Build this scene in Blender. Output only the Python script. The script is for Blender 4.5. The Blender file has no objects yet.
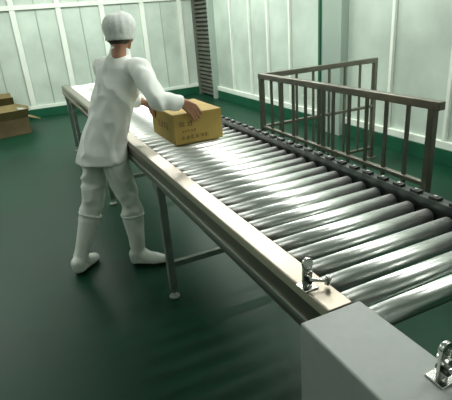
import bpy, bmesh, math, random
from mathutils import Vector, Matrix, noise
random.seed(4)
sc = bpy.context.scene
sc.view_settings.view_transform = 'Standard'
COL = sc.collection

# ---------------------------------------------------------------- materials
def mat(name, col, rough=0.5, metal=0.0, var=0.0, scale=5.0, bump=0.0, bscale=40.0, stretch=(1,1,1), rvar=0.0, coat=0.0, emis=0.0, spec=0.5):
    m = bpy.data.materials.new(name); m.use_nodes = True
    nt = m.node_tree; b = nt.nodes['Principled BSDF']
    b.inputs['Base Color'].default_value = (*col, 1)
    b.inputs['Roughness'].default_value = rough
    b.inputs['Metallic'].default_value = metal
    b.inputs['Coat Weight'].default_value = coat
    b.inputs['Specular IOR Level'].default_value = spec
    tc = nt.nodes.new('ShaderNodeTexCoord'); mp = nt.nodes.new('ShaderNodeMapping')
    mp.inputs['Scale'].default_value = stretch
    nt.links.new(tc.outputs['Object'], mp.inputs['Vector'])
    n = nt.nodes.new('ShaderNodeTexNoise'); n.inputs['Scale'].default_value = scale; n.inputs['Detail'].default_value = 5
    nt.links.new(mp.outputs['Vector'], n.inputs['Vector'])
    r = nt.nodes.new('ShaderNodeValToRGB')
    r.color_ramp.elements[0].position = 0.3; r.color_ramp.elements[1].position = 0.7
    r.color_ramp.elements[0].color = (*[max(0, c*(1-var)) for c in col], 1)
    r.color_ramp.elements[1].color = (*[min(1, c*(1+var)) for c in col], 1)
    nt.links.new(n.outputs['Fac'], r.inputs['Fac']); nt.links.new(r.outputs['Color'], b.inputs['Base Color'])
    if rvar > 0:
        mr = nt.nodes.new('ShaderNodeMapRange')
        mr.inputs['To Min'].default_value = max(0.02, rough-rvar); mr.inputs['To Max'].default_value = rough+rvar
        nt.links.new(n.outputs['Fac'], mr.inputs['Value']); nt.links.new(mr.outputs['Result'], b.inputs['Roughness'])
    if bump > 0:
        n2 = nt.nodes.new('ShaderNodeTexNoise'); n2.inputs['Scale'].default_value = bscale; n2.inputs['Detail'].default_value = 3
        nt.links.new(mp.outputs['Vector'], n2.inputs['Vector'])
        bp = nt.nodes.new('ShaderNodeBump'); bp.inputs['Strength'].default_value = bump; bp.inputs['Distance'].default_value = 0.01
        nt.links.new(n2.outputs['Fac'], bp.inputs['Height']); nt.links.new(bp.outputs['Normal'], b.inputs['Normal'])
    if emis > 0:
        b.inputs['Emission Color'].default_value = (*col, 1); b.inputs['Emission Strength'].default_value = emis
    return m

M = {}
M['floor'] = mat('green_epoxy', (0.0012, 0.033, 0.015), 0.42, 0, 0.25, 1.3, 0.05, 9, rvar=0.06, spec=0.22)
M['panel'] = mat('frosted_panel', (0.42, 0.50, 0.43), 0.5, 0, 0.20, 1.4)
M['batten'] = mat('batten_paint', (0.64, 0.70, 0.62), 0.5, 0, 0.05, 3)
M['column'] = mat('column_paint', (0.26, 0.33, 0.28), 0.5, 0, 0.06, 2)
M['skirt'] = mat('green_skirting', (0.004, 0.07, 0.033), 0.4, 0, 0.2, 3)
M['ceil'] = mat('ceiling_paint', (0.75, 0.78, 0.74), 0.7, 0, 0.03, 2)
M['shutter'] = mat('shutter_steel', (0.13, 0.14, 0.11), 0.5, 0.3, 0.2, 4)
M['roller'] = mat('zinc_roller', (0.88, 0.90, 0.87), 0.36, 1.0, 0.03, 3)
M['steel'] = mat('brushed_steel', (0.30, 0.27, 0.22), 0.30, 1.0, 0.12, 6, stretch=(1, 0.15, 1), rvar=0.06)
M['galv'] = mat('galvanised_leg', (0.34, 0.37, 0.34), 0.4, 0.8, 0.1, 9)
M['darksteel'] = mat('dark_rail', (0.035, 0.045, 0.038), 0.4, 0.6, 0.2, 9)
M['black'] = mat('black_rubber', (0.012, 0.013, 0.012), 0.6)
M['fence'] = mat('guardrail_steel', (0.22, 0.205, 0.17), 0.35, 0.85, 0.15, 8)
M['grey'] = mat('grey_powdercoat', (0.36, 0.39, 0.37), 0.45, 0, 0.04, 30, 0.03, 300)
M['bright'] = mat('bright_steel', (0.75, 0.75, 0.72), 0.22, 1.0, 0.05, 20)
M['card'] = mat('carton_board', (0.37, 0.26, 0.062), 0.75, 0, 0.1, 7)
M['cardin'] = mat('carton_inner', (0.10, 0.065, 0.022), 0.85, 0, 0.12, 7)
M['tape'] = mat('packing_tape', (0.42, 0.31, 0.10), 0.3, 0, 0.05, 9)
M['ink'] = mat('print_ink', (0.12, 0.08, 0.022), 0.7)
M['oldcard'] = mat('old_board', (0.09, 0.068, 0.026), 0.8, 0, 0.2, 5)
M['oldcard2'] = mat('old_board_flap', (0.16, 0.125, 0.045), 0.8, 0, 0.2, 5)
M['coat'] = mat('white_coat_cloth', (0.82, 0.85, 0.80), 0.85, 0, 0.03, 9, 0.25, 14)
M['trouser'] = mat('white_trouser_cloth', (0.72, 0.76, 0.70), 0.85, 0, 0.04, 9, 0.25, 16)
M['boot'] = mat('white_rubber_boot', (0.76, 0.79, 0.73), 0.3, 0, 0.05, 6)
M['sole'] = mat('dark_boot_sole', (0.09, 0.05, 0.03), 0.6)
M['skin'] = mat('skin', (0.36, 0.18, 0.10), 0.5, 0, 0.1, 20)
M['hair'] = mat('dark_hair', (0.05, 0.035, 0.025), 0.6, 0, 0.3, 60)
M['cap'] = mat('white_cap_cloth', (0.68, 0.72, 0.68), 0.8, 0, 0.10, 25, 0.4, 50)
M['eye'] = mat('eye_white', (0.8, 0.8, 0.78), 0.3)
M['iris'] = mat('iris_brown', (0.04, 0.02, 0.01), 0.3)
M['lip'] = mat('lip', (0.32, 0.10, 0.08), 0.5)
M['tube'] = mat('lamp_tube', (1, 1, 0.95), 0.5, emis=6)
M['lampbody'] = mat('lamp_housing', (0.8, 0.8, 0.8), 0.5)

# ---------------------------------------------------------------- mesh helpers
class MB:
    def __init__(s): s.bm = bmesh.new(); s.mats = []
    def mi(s, m):
        if m not in s.mats: s.mats.append(m)
        return s.mats.index(m)
    def quadbox(s, c8, m):
        vs = [s.bm.verts.new(c) for c in c8]; i = s.mi(m)
        for f in ((0,3,2,1),(4,5,6,7),(0,1,5,4),(1,2,6,5),(2,3,7,6),(3,0,4,7)):
            fc = s.bm.faces.new([vs[k] for k in f]); fc.material_index = i
    def box(s, lo, hi, m, mtx=None):
        (a,b,c),(d,e,f) = lo, hi
        P = [Vector(p) for p in ((a,b,c),(d,b,c),(d,e,c),(a,e,c),(a,b,f),(d,b,f),(d,e,f),(a,e,f))]
        if mtx: P = [mtx @ p for p in P]
        s.quadbox(P, m)
    def cyl(s, p, q, r, m, seg=16, r2=None, smooth=True):
        p = Vector(p); q = Vector(q); r2 = r if r2 is None else r2; i = s.mi(m)
        d = (q-p).normalized(); u = d.orthogonal().normalized(); v = d.cross(u)
        A = []; B = []
        for k in range(seg):
            t = 2*math.pi*k/seg; o = u*math.cos(t)+v*math.sin(t)
            A.append(s.bm.verts.new(p+o*r)); B.append(s.bm.verts.new(q+o*r2))
        for k in range(seg):
            f = s.bm.faces.new([A[k],A[(k+1)%seg],B[(k+1)%seg],B[k]]); f.material_index=i; f.smooth=smooth
        f = s.bm.faces.new(A[::-1]); f.material_index=i
        f = s.bm.faces.new(B); f.material_index=i
    def ell(s, c, r, m, mtx=None, seg=24, rings=14, smooth=True):
        i = s.mi(m); c = Vector(c); g = []
        T = mtx or Matrix.Identity(3)
        top = s.bm.verts.new(c+T@Vector((0,0,r[2]))); bot = s.bm.verts.new(c+T@Vector((0,0,-r[2])))
        for a in range(1, rings):
            th = math.pi*a/rings
            g.append([s.bm.verts.new(c+T@Vector((r[0]*math.sin(th)*math.cos(2*math.pi*k/seg), r[1]*math.sin(th)*math.sin(2*math.pi*k/seg), r[2]*math.cos(th)))) for k in range(seg)])
        for k in range(seg):
            n=(k+1)%seg
            fs=[s.bm.faces.new([top,g[0][k],g[0][n]]), s.bm.faces.new([bot,g[-1][n],g[-1][k]])]
            for a in range(rings-2): fs.append(s.bm.faces.new([g[a][k],g[a+1][k],g[a+1][n],g[a][n]]))
            for f in fs: f.material_index=i; f.smooth=smooth
    def chain(s, pts, m):      # pts: [(vec, radius)]
        for k,(p,r) in enumerate(pts):
            s.ell(p, (r,r,r), m, seg=18, rings=10)
            if k: s.cyl(pts[k-1][0], p, pts[k-1][1], m, 18, r2=r)
    def loft(s, rings, m, seg=36):   # rings: (center, avec, bvec)
        i=s.mi(m); R=[]
        for c,a,b in rings:
            R.append([s.bm.verts.new(c+a*math.cos(2*math.pi*k/seg)+b*math.sin(2*math.pi*k/seg)) for k in range(seg)])
        for j in range(len(R)-1):
            for k in range(seg):
                n=(k+1)%seg; f=s.bm.faces.new([R[j][k],R[j][n],R[j+1][n],R[j+1][k]]); f.smooth=True; f.material_index=i
        s.bm.faces.new(R[0][::-1]).material_index=i; s.bm.faces.new(R[-1]).material_index=i
    def prof(s, pts, y0, y1, m):   # closed (x,z) profile extruded along Y
        i=s.mi(m)
        A=[s.bm.verts.new((x,y0,z)) for x,z in pts]; B=[s.bm.verts.new((x,y1,z)) for x,z in pts]
        n=len(pts)
        for k in range(n):
            f=s.bm.faces.new([A[k],A[(k+1)%n],B[(k+1)%n],B[k]]); f.material_index=i
        s.bm.faces.new(A[::-1]).material_index=i; s.bm.faces.new(B).material_index=i
    def obj(s, name, parent=None, bevel=0, mtx=None, fix=True):
        if fix: bmesh.ops.recalc_face_normals(s.bm, faces=s.bm.faces)
        if mtx: s.bm.transform(mtx)
        me = bpy.data.meshes.new(name); s.bm.to_mesh(me); s.bm.free()
        for m in s.mats: me.materials.append(m)
        o = bpy.data.objects.new(name, me); COL.objects.link(o)
        if parent: o.parent = parent
        if bevel:
            b=o.modifiers.new('bevel','BEVEL'); b.width=bevel; b.segments=2; b.limit_method='ANGLE'
        return o
def empty(name, loc=(0,0,0)):
    e = bpy.data.objects.new(name, None); COL.objects.link(e); e.location = (0,0,0); e.empty_display_size=0.1
    return e
def remesh(o, voxel, smooth=4, fold=0.0, fscale=(6,6,3), clampz=None, seed=0):
    r=o.modifiers.new('r','REMESH'); r.mode='VOXEL'; r.voxel_size=voxel; r.use_smooth_shade=True
    s=o.modifiers.new('s','SMOOTH'); s.iterations=smooth; s.factor=0.5
    dg=bpy.context.evaluated_depsgraph_get(); dg.update()
    me=bpy.data.meshes.new_from_object(o.evaluated_get(dg))
    mats=list(o.data.materials); o.modifiers.clear(); o.data=me
    me.materials.clear()
    for m in mats: me.materials.append(m)
    if fold:
        nr=[v.normal.copy() for v in me.vertices]
        for v,n in zip(me.vertices,nr):
            p=Vector((v.co.x*fscale[0],v.co.y*fscale[1],v.co.z*fscale[2]+seed))
            q=p+Vector((noise.noise(p*0.7),noise.noise(p*0.7+Vector((5,1,2))),noise.noise(p*0.7+Vector((1,7,3)))))*0.8
            w=1-abs(noise.noise(q))*2.6
            v.co += n*fold*(w-.35)
    if clampz is not None:
        for v in me.vertices:
            if v.co.z<clampz: v.co.z=clampz
    for p in me.polygons: p.use_smooth=True; p.material_index=0
    return o

# ---------------------------------------------------------------- room shell
XR, YB, XL, YF, H = 4.0, 10.0, -4.0, -3.0, 3.2
b=MB(); b.box((XL,YF,-0.1),(XR,YB,0),M['floor']); b.obj('floor')
b=MB(); b.box((XL,YF,H),(XR,YB,H+0.1),M['ceil']); b.obj('ceiling')
b=MB(); b.box((XL-.1,YB,-0.1),(XR+.1,YB+0.1,H+.1),M['panel']); b.obj('wall_back')
b=MB(); b.box((XR,YF-.1,-0.1),(XR+0.1,YB,H+.1),M['panel']); b.obj('wall_right')
b=MB(); b.box((XL-0.1,YF-.1,-0.1),(XL,YB,H+.1),M['panel']); b.obj('wall_left')
b=MB(); b.box((XL,YF-.1,-0.1),(XR,YF,H+.1),M['panel']); b.obj('wall_front')
b=MB()
x=-3.86
while x<3.8:
    b.box((x-.05,YB-.04,.22),(x+.05,YB,H),M['batten'])
    b.box((x+.40,YB-.012,.22),(x+.415,YB,H),M['column']); x+=.83
b.box((XL,YB-.045,2.02),(XR-.0,YB,2.10),M['batten']); b.box((XL,YB-.045,.17),(XR-.0,YB,.23),M['batten'])
b.obj('trim_1',bevel=.004)
b=MB()
for y in (-2.6,-1.75,-.9,0,.8,1.6,2.4,3.25,4.07,6.2,6.87,7.5,8.25):
    b.box((XR-.04,y-.022,.17),(XR,y+.022,H),M['batten'])
for a_,c_ in ((YF,4.85),(5.33,9.03)):
    b.box((XR-.045,a_,2.02),(XR,c_,2.10),M['batten']); b.box((XR-.05,a_,.17),(XR,c_,.25),M['batten'])
b.obj('trim_2',bevel=.004)
b=MB(); b.box((XR-.12,4.86,0),(XR,5.27,H),M['column']); b.box((XR-.14,5.27,0),(XR,5.32,H),M['skirt']); b.obj('trim_3',bevel=.006)
b=MB(); b.box((XL,YB-.06,0),(XR,YB,.17),M['skirt']); b.obj('baseboard_back',bevel=.005)
b=MB(); b.box((XR-.06,YF,0),(XR,4.86,.17),M['skirt']); b.box((XR-.06,5.32,0),(XR,9.0,.17),M['skirt']); b.obj('baseboard_right',bevel=.005)
b=MB(); b.box((XL,YF,0),(XL+.06,YB-.06,.17),M['skirt']); b.obj('baseboard_left',bevel=.005)
# ribbed shutter door on right wall by the corner
b=MB(); z=0.02
while z<2.9:
    b.prof([(XR-.03,z),(XR-.08,z+.02),(XR-.08,z+.055),(XR-.03,z+.075)],9.12,9.92,M['shutter']); z+=.085
b.box((XR-.03,9.1,0),(XR,9.94,2.95),M['black'])
b.box((XR-.12,9.04,0),(XR,9.12,3.0),M['column']); b.box((XR-.12,9.90,0),(XR,9.95,3.0),M['shutter'])
b.box((XR-.2,9.04,2.93),(XR,9.95,3.15),M['shutter'])
b.obj('door_1')

# unseen ceiling fluorescents, area lamps added in rows across the conveyor for roller highlights
def lamp(x,y,e,L=1.2):
    p=empty('fluorescent_lamp')
    b=MB(); b.box((x-L-.02,y-.12,H-.09),(x+L+.02,y+.12,H),M['lampbody']); b.obj('housing',p,bevel=.01)
    b=MB()
    for s in (-.05,.05): b.cyl((x-L,y+s,H-.11),(x+L,y+s,H-.11),.016,M['tube'],12)
    b.obj('tubes',p)
    l=bpy.data.lights.new('lamp_light','AREA'); l.shape='RECTANGLE'; l.size=2*L; l.size_y=.24; l.energy=e; l.color=(.98,1,.95)
    o=bpy.data.objects.new('lamp_light',l); COL.objects.link(o); o.location=(x,y,H-.14); o.parent=p
for (x,y,e) in ((2.5,.6,26),(-2.2,1.0,12),(2.5,2.6,48),(-1.9,4.2,30),(2.4,4.4,62),(2.4,6.3,78),(-1.9,7.2,70),(2.3,8.2,85),(0,8.9,32)):
    lamp(x,y,e)

# ---------------------------------------------------------------- roller conveyor
conv=empty('roller_conveyor')
Y0,Y1=.795,6.8
b=MB()
prof=[(.605,.785),(.605,.892),(.615,.915),(.692,.915),(.692,.897),(.627,.895),(.627,.80),(.66,.80),(.66,.785)]
b.prof(prof,Y0,Y1,M['steel'])
b.prof([(.598,.815),(.598,.835),(.606,.835),(.606,.815)],Y0,Y1,M['galv'])
b.obj('side_frame_left',conv,bevel=.003)
b=MB()
b.prof([(1.372,.80),(1.372,.925),(1.42,.925),(1.42,.785),(1.38,.785),(1.38,.80)],-.6,Y1,M['darksteel'])
b.obj('side_frame_right',conv,bevel=.003)
b=MB(); rb=MB()
y=.765; n=0
while y<Y1-.03:
    rb.cyl((.70,y,.861),(1.355,y,.861),.031,M['roller'],36)
    rb.cyl((.66,y,.861),(1.374,y,.861),.009,M['bright'],8)
    b.box((1.376,y-.022,.925),(1.405,y+.022,.936),M['black'])
    b.cyl((1.39,y,.936),(1.39,y,.940),.007,M['bright'],8)
    b.box((.680,y-.018,.84),(.698,y+.018,.897),M['black'])
    y+=.095
rb.obj('rollers',conv); b.obj('bearing_blocks',conv)
b=MB()
for yy in (.82,2.4,4.25,6.1,6.7):
    b.box((.627,yy-.02,.765),(1.40,yy+.02,.80),M['galv'])
b.obj('cross_members',conv,bevel=.003)
b=MB()
for yy in (.35+.5,2.4,4.25,6.1,6.62):
    for xx in (.635,1.39):
        b.box((xx-.022,yy-.022,.06),(xx+.022,yy+.022,.79),M['galv'])
        b.cyl((xx,yy,.012),(xx,yy,.07),.010,M['bright'],10)
        b.cyl((xx,yy,0.0),(xx,yy,.014),.035,M['galv'],16)
        b.box((xx-.03,yy-.05,.74),(xx+.03,yy+.05,.785),M['galv'])
    b.box((.635,yy-.015,.22),(1.39,yy+.015,.26),M['galv'])
b.obj('legs',conv,bevel=.003)

# drive cover: grey sheet metal box
dr=empty('grey_drive_cover')
b=MB(); b.box((.522,-.1,.42),(.714,.792,.914),M['grey']); b.obj('cover_body',dr,bevel=.006)
b=MB(); b.box((.60,.0,0),(.64,.04,.42),M['galv']); b.box((.60,.66,0),(.64,.70,.42),M['galv']); b.obj('cover_legs',dr)
b=MB()
for yy in (.1,.45):
    b.cyl((.515,yy,.86),(.522,yy,.86),.006,M['grey'],10); b.cyl((.515,yy,.47),(.522,yy,.47),.006,M['grey'],10)
b.obj('cover_screws',dr)

def bracket(x,y,z):
    p=empty('clamp_bracket')
    b=MB()
    b.box((x-.024,y-.024,z),(x+.024,y+.024,z+.004),M['bright'])
    b.box((x-.016,y-.004,z+.004),(x+.016,y+.003,z+.078),M['bright'])
    b.cyl((x,y-.006,z+.078),(x,y+.005,z+.078),.017,M['bright'],16)
    b.cyl((x,y-.016,z+.052),(x,y+.014,z+.052),.009,M['bright'],6)
    b.cyl((x,y-.018,z+.025),(x,y+.014,z+.025),.008,M['darksteel'],6)
    b.cyl((x-.002,y-.012,z+.03),(x+.05,y-.03,z+.022),.006,M['bright'],10)
    b.cyl((x+.048,y-.029,z+.008),(x+.052,y-.031,z+.036),.009,M['bright'],10)
    b.obj('bracket_plate',p,bevel=.0015)
    return p
bracket(.630,.915,.9155); bracket(.672,.490,.9145)

# ---------------------------------------------------------------- carton on conveyor
ct=empty('carton_box')
x0,x1,y0,y1,z0,z1=.862,1.200,2.715,3.20,.893,1.090
b=MB(); b.box((x0,y0,z0),(x1,y1,z1),M['card']); b.obj('carton_body',ct,bevel=.004)
b=MB(); b.box(((x0+x1)/2-.025,y0-.0008,z1-.03),((x0+x1)/2+.025,y1+.0008,z1+.0008),M['tape']); 
b.obj('carton_tape',ct)
b=MB()
def glyphs(ox,oz,w,h,n,face):
    cw=w/n
    for k in range(n):
        for j in range(5):
            if random.random()<.5:
                lo=(ox+cw*k+cw*.1, oz+h*j/6); hi=(ox+cw*(k+.8), oz+h*j/6+h*.08)
            else:
                a=random.random()*.6; lo=(ox+cw*(k+.1+a), oz+h*.1*random.random()); hi=(ox+cw*(k+.2+a), oz+h*(.6+.4*random.random()))
            if face=='f': b.box((lo[0],y0-.001,lo[1]),(hi[0],y0,hi[1]),M['ink'])
            else: b.box((x0-.001,lo[0],lo[1]),(x0,hi[0],hi[1]),M['ink'])
glyphs(x0+.03,z0+.115,.11,.04,2,'f'); glyphs(x0+.04,z0+.03,.20,.028,6,'f'); glyphs(x0+.05,z0+.075,.10,.02,5,'f')
glyphs(y0+.10,z0+.08,.25,.05,4,'l')
b.obj('carton_print',ct)

# old cartons by back wall
def opencarton(cx,cy,w,d,h,rot,z=0,name='open_cardboard_box'):
    p=empty(name); b=MB(); T=Matrix.Translation((cx,cy,z))@Matrix.Rotation(rot,4,'Z'); t=.01
    b.box((-w/2,-d/2,0),(w/2,d/2,t),M['cardin'],T)
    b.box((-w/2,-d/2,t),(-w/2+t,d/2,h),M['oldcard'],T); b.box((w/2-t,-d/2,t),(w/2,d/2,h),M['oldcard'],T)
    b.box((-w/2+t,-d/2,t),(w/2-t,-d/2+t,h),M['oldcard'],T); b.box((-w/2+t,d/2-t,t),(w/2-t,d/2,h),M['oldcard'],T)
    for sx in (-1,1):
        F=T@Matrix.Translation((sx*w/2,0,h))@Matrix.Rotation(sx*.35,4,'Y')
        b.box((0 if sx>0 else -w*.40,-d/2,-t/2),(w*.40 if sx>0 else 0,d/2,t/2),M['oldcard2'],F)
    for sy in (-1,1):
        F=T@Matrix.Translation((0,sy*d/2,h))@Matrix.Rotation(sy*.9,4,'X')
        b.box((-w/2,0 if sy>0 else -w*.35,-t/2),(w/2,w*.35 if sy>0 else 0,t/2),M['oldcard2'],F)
    b.obj('box_shell',p)
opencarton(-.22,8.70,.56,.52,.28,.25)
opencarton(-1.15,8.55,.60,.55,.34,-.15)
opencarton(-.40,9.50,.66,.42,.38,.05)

# ---------------------------------------------------------------- guard railing
fr=empty('guard_railing')
b=MB(); fx,fy0,fy1,fx2,zt=2.16,1.86,3.88,3.56,1.11
b.box((fx-.025,fy0-.06,zt-.05),(fx+.025,fy1+.025,zt),M['fence'])
b.box((fx+.025,fy1-.025,zt-.05),(fx2+.02,fy1+.025,zt),M['fence'])
b.box((fx-.018,fy0,.58),(fx+.018,fy1,.61),M['fence']); b.box((fx,fy1-.018,.58),(fx2,fy1+.018,.61),M['fence'])
b.box((fx-.018,fy0,.10),(fx+.018,fy1,.13),M['fence']); b.box((fx,fy1-.018,.10),(fx2,fy1+.018,.13),M['fence'])
b.obj('rails',fr,bevel=.004)
b=MB()
for px,py in ((fx,fy0),(fx,2.9),(fx,fy1),(fx2,fy1)):
    w_=.013 if py==2.9 else .022
    b.box((px-w_,py-w_,0),(px+w_,py+w_,zt-.02),M['fence']); b.box((px-.05,py-.05,0),(px+.05,py+.05,.008),M['fence'])
b.obj('posts',fr,bevel=.003)
b=MB()
for k in range(1,11):
    y=fy0+(fy1-fy0)*k/11
    b.box((fx-.010,y-.010,.11),(fx+.010,y+.010,zt-.03),M['fence'])
for k in range(1,7):
    x=fx+(fx2-fx)*k/7
    b.box((x-.010,fy1-.010,.11),(x+.010,fy1+.010,zt-.03),M['fence'])
b.obj('balusters',fr)

# ---------------------------------------------------------------- worker
wk=empty('factory_worker')
V=Vector
F=V((.80,.60,0)).normalized(); R=V((F.y,-F.x,0))
def ring(x,y,z,a,bb,tilt=0):
    return (V((x,y,z)), R*a, F*bb+V((0,0,-tilt*bb)))
sR=V((.745,2.900,1.370)); sL=V((.575,3.195,1.380))
dY=V((0,-.060,-.008))
eR=V((.765,2.645,1.200)); wR=V((.915,2.765,1.178))+dY
eL=V((.64,3.36,1.18)); wL=V((.795,3.17,1.13))
b=MB()
b.loft([ring(.440,3.07,.785,.190,.152),ring(.443,3.07,.80,.196,.156),ring(.450,3.065,.86,.184,.146),ring(.470,3.06,.93,.170,.130),ring(.515,3.055,1.04,.158,.120,.1),
        ring(.575,3.05,1.17,.162,.118,.25),ring(.620,3.045,1.29,.172,.116,.3),ring(.645,3.045,1.365,.165,.104,.3),ring(.658,3.045,1.415,.125,.085,.3),ring(.664,3.045,1.455,.078,.070,.3),ring(.670,3.048,1.502,.067,.066,.3)],M['coat'])
b.chain([(V((.66,3.03,1.365)),.085),(sR,.070),(sR.lerp(eR,.5),.062),(eR,.056),(eR.lerp(wR,.4),.053),(eR.lerp(wR,.85),.050)],M['coat'])
b.chain([(V((.61,3.07,1.37)),.085),(sL,.070),(sL.lerp(eL,.5),.062),(eL,.056),(eL.lerp(wL,.4),.053),(eL.lerp(wL,.85),.050)],M['coat'])
remesh(b.obj('lab_coat',wk),.0075,2,.011,(8,8,5),seed=6)
# trousers
b=MB()
hR=V((.498,2.985,.84)); hL=V((.410,3.125,.84)); kR=V((.560,2.95,.47)); kL=V((.320,3.12,.47)); aR=V((.555,2.945,.10)); aL=V((.165,3.085,.11))
b.ell((.450,3.06,.88),(.11,.11,.10),M['trouser'])
b.chain([(hR,.090),(hR.lerp(kR,.5),.085),(kR,.075),(kR.lerp(aR,.16),.076),(kR.lerp(aR,.3),.056)],M['trouser'])
b.chain([(hL,.090),(hL.lerp(kL,.5),.085),(kL,.075),(kL.lerp(aL,.16),.076),(kL.lerp(aL,.3),.056)],M['trouser'])
remesh(b.obj('trousers',wk),.008,3,.012,(7,7,7),seed=9)
# boots
def boot(name,kn,an,heel,toe,seed):
    b=MB()
    b.cyl(kn.lerp(an,.16),kn.lerp(an,.20),.083,M['boot'],28)
    b.cyl(kn.lerp(an,.19),kn.lerp(an,.6),.077,M['boot'],28,r2=.062)
    b.chain([(kn.lerp(an,.6),.062),(kn.lerp(an,.9),.052),(an,.052)],M['boot'])
    h=V(heel); t=V(toe)
    b.chain([(V((h.x,h.y,.045)),.045),(V((h.x,h.y,.085)),.048)],M['boot'])
    b.chain([(an,.05),(h.lerp(t,.45)+V((0,0,.055)),.047),(h.lerp(t,.75)+V((0,0,.04)),.046),(t+V((0,0,.035)),.038)],M['boot'])
    b.chain([(V((h.x,h.y,.04)),.042),(h.lerp(t,.5)+V((0,0,.03)),.040),(h.lerp(t,.8)+V((0,0,.03)),.045)],M['boot'])
    o=b.obj(name,wk); o.data.materials.append(M['sole'])
    remesh(o,.006,1,.003,(9,9,7),clampz=.0,seed=seed)
    for p in o.data.polygons:
        if p.center.z<.022: p.material_index=1
boot('boot_right',kR,aR,(.535,2.955,0),(.70,2.865,0),1)
boot('boot_left',kL,aL,(.135,3.055,0),(.265,3.17,0),2)

# head (local: x right, y forward, z up)
hf=V((.55,.81,-.24)).normalized(); hr=V((hf.y,-hf.x,0)).normalized(); hu=hr.cross(hf)
HM=Matrix.Translation((.690,3.06,1.582))@Matrix(((hr.x,hf.x,hu.x),(hr.y,hf.y,hu.y),(hr.z,hf.z,hu.z))).to_4x4()
b=MB()
b.ell((0,-.008,.03),(.074,.094,.085),M['skin']); b.ell((0,.03,-.045),(.056,.058,.062),M['skin']); b.ell((0,.052,-.085),(.028,.026,.022),M['skin'])
b.ell((0,.05,-.01),(.058,.036,.05),M['skin'])
b.chain([(V((0,.086,.012)),.008),(V((0,.102,-.022)),.012)],M['skin']); b.ell((.012,.092,-.026),(.009,.009,.007),M['skin']); b.ell((-.012,.092,-.026),(.009,.009,.007),M['skin'])
for s in(-1,1):
    b.ell((s*.078,-.008,-.016),(.011,.020,.030),M['skin']); b.ell((s*.04,.066,-.02),(.02,.018,.018),M['skin'])
b.ell((0,.086,.03),(.045,.010,.008),M['skin'])
b.chain([(V((0,-.02,-.04)),.050),(V((-.005,-.035,-.15)),.052)],M['skin'])
remesh(b.obj('head',wk,mtx=HM),.0045,3)
b=MB()
for s in(-1,1):
    b.ell((s*.030,.082,.010),(.013,.009,.008),M['eye']); b.ell((s*.030,.0895,.010),(.005,.003,.005),M['iris'])
    b.ell((s*.031,.092,.032),(.016,.005,.004),M['hair'])
b.ell((0,.089,-.055),(.022,.007,.005),M['lip']); b.ell((0,.087,-.063),(.018,.007,.005),M['lip'])
b.obj('face_features',wk,mtx=HM)
def clipped(name,c,r,cond,m,th):
    b=MB(); b.ell(c,r,m,seg=48,rings=32)
    dl=[v for v in b.bm.verts if not cond(v.co)]
    bmesh.ops.delete(b.bm,geom=dl,context='VERTS')
    o=b.obj(name,wk,mtx=HM)
    s=o.modifiers.new('s','SOLIDIFY'); s.thickness=th; s.offset=0
    return o
clipped('hair',(0,-.012,.012),(.081,.097,.10),lambda p:p.z<.055 and p.z>-.066+max(0,p.y+.03)*.9 and p.y<.045,M['hair'],.006)
# elasticated cloth cap: puffed crown gathered into a band, one surface
b=MB(); N=56; G=[]
capp=[(.083,.099,-.034),(.088,.105,-.030),(.087,.104,-.012),(.092,.109,.002),(.098,.116,.025),(.100,.118,.055),(.093,.110,.088),(.076,.092,.114),(.048,.06,.130),(.018,.022,.136)]
for j,(rx,ry,z) in enumerate(capp):
    row=[]
    for k in range(N):
        t=2*math.pi*k/N
        g=1+ (.018*math.sin(t*14+j*.4) if 2<j<8 else 0)
        p=V((rx*g*math.cos(t),-.010+ry*g*math.sin(t),z+.018*math.sin(t)))
        p+=V((p.x,p.y,0)).normalized()*.006*noise.noise(p*30)
        row.append(b.bm.verts.new(p))
    G.append(row)
b.mi(M['cap'])
for j in range(len(G)-1):
    for k in range(N):
        f=b.bm.faces.new([G[j][k],G[j][(k+1)%N],G[j+1][(k+1)%N],G[j+1][k]]); f.smooth=True
b.bm.faces.new(G[-1])
o=b.obj('work_cap',wk,mtx=HM); s=o.modifiers.new('s','SOLIDIFY'); s.thickness=.003; s.offset=0

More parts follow.
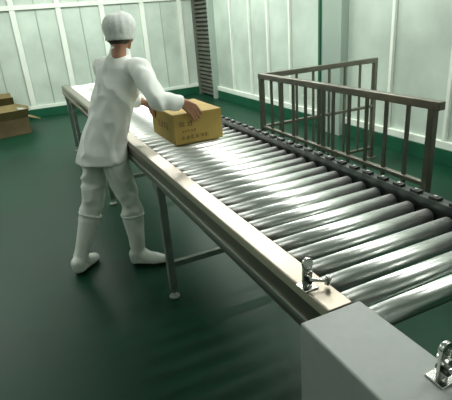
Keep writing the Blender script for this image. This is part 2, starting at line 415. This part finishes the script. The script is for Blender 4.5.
# hands
def hand(name,wrist,knuck,wdir,normal,fdir,thumb,elbow):
    """wdir points to thumb side, normal = palm facing direction"""
    b=MB(); m=M['skin']
    wdir=wdir.normalized()
    b.chain([(elbow.lerp(wrist,.72),.030),(wrist,.027)],m)
    offs=(.031,.010,-.011,-.030); lens=(.072,.080,.074,.058)
    for o_,L in zip(offs,lens):
        k0=wrist.lerp(knuck,.25)+wdir*o_*.5; k1=knuck+wdir*o_
        b.chain([(wrist,.020),(k0,.0165),(k1,.0115)],m)
        p1=k1+(fdir+wdir*o_*3).normalized()*L*.42; p2=p1+(fdir+normal*.22).normalized()*L*.33; p3=p2+(fdir+normal*.30).normalized()*L*.25
        b.chain([(k1,.0105),(p1,.0092),(p2,.0085),(p3,.0075)],m)
    b.chain([(wrist.lerp(knuck,.2)+wdir*.012,.018),(thumb[0],.0135),(thumb[1],.0105),(thumb[2],.009)],m)
    remesh(b.obj(name,wk),.003,2)
dz=V((0,-.062,.013))
kn=V((.993,2.752,1.100))+dz
hand('hand_right',wR+V((.012,0,0)),kn,V((.65,0,.76)),V((0,1,0)),V((.52,.06,-.85)).normalized(),
     (V((.975,2.765,1.122))+dz,V((.998,2.79,1.108))+dz,V((1.015,2.82,1.089))+dz),eR)
hand('hand_left',wL,V((.843,3.13,1.095)),V((0,-.9,.35)),V((1,0,0)),V((.02,-.22,-.96)).normalized(),
     (V((.840,3.10,1.125)),V((.868,3.085,1.112)),V((.900,3.08,1.100))),eL)

# ---------------------------------------------------------------- camera
cd=bpy.data.cameras.new('camera'); cam=bpy.data.objects.new('camera',cd); COL.objects.link(cam)
cd.sensor_width=36; cd.lens=35.84; cd.clip_start=.02
cam.matrix_world=Matrix(((.9017,.2242,-.3697,0),(-.4260,.3148,-.8482,0),(-.0737,.9222,.3795,1.65),(0,0,0,1)))
sc.camera=cam
w=bpy.data.worlds.new('world'); sc.world=w; w.use_nodes=True
w.node_tree.nodes['Background'].inputs['Color'].default_value=(.5,.6,.55,1); w.node_tree.nodes['Background'].inputs['Strength'].default_value=.3
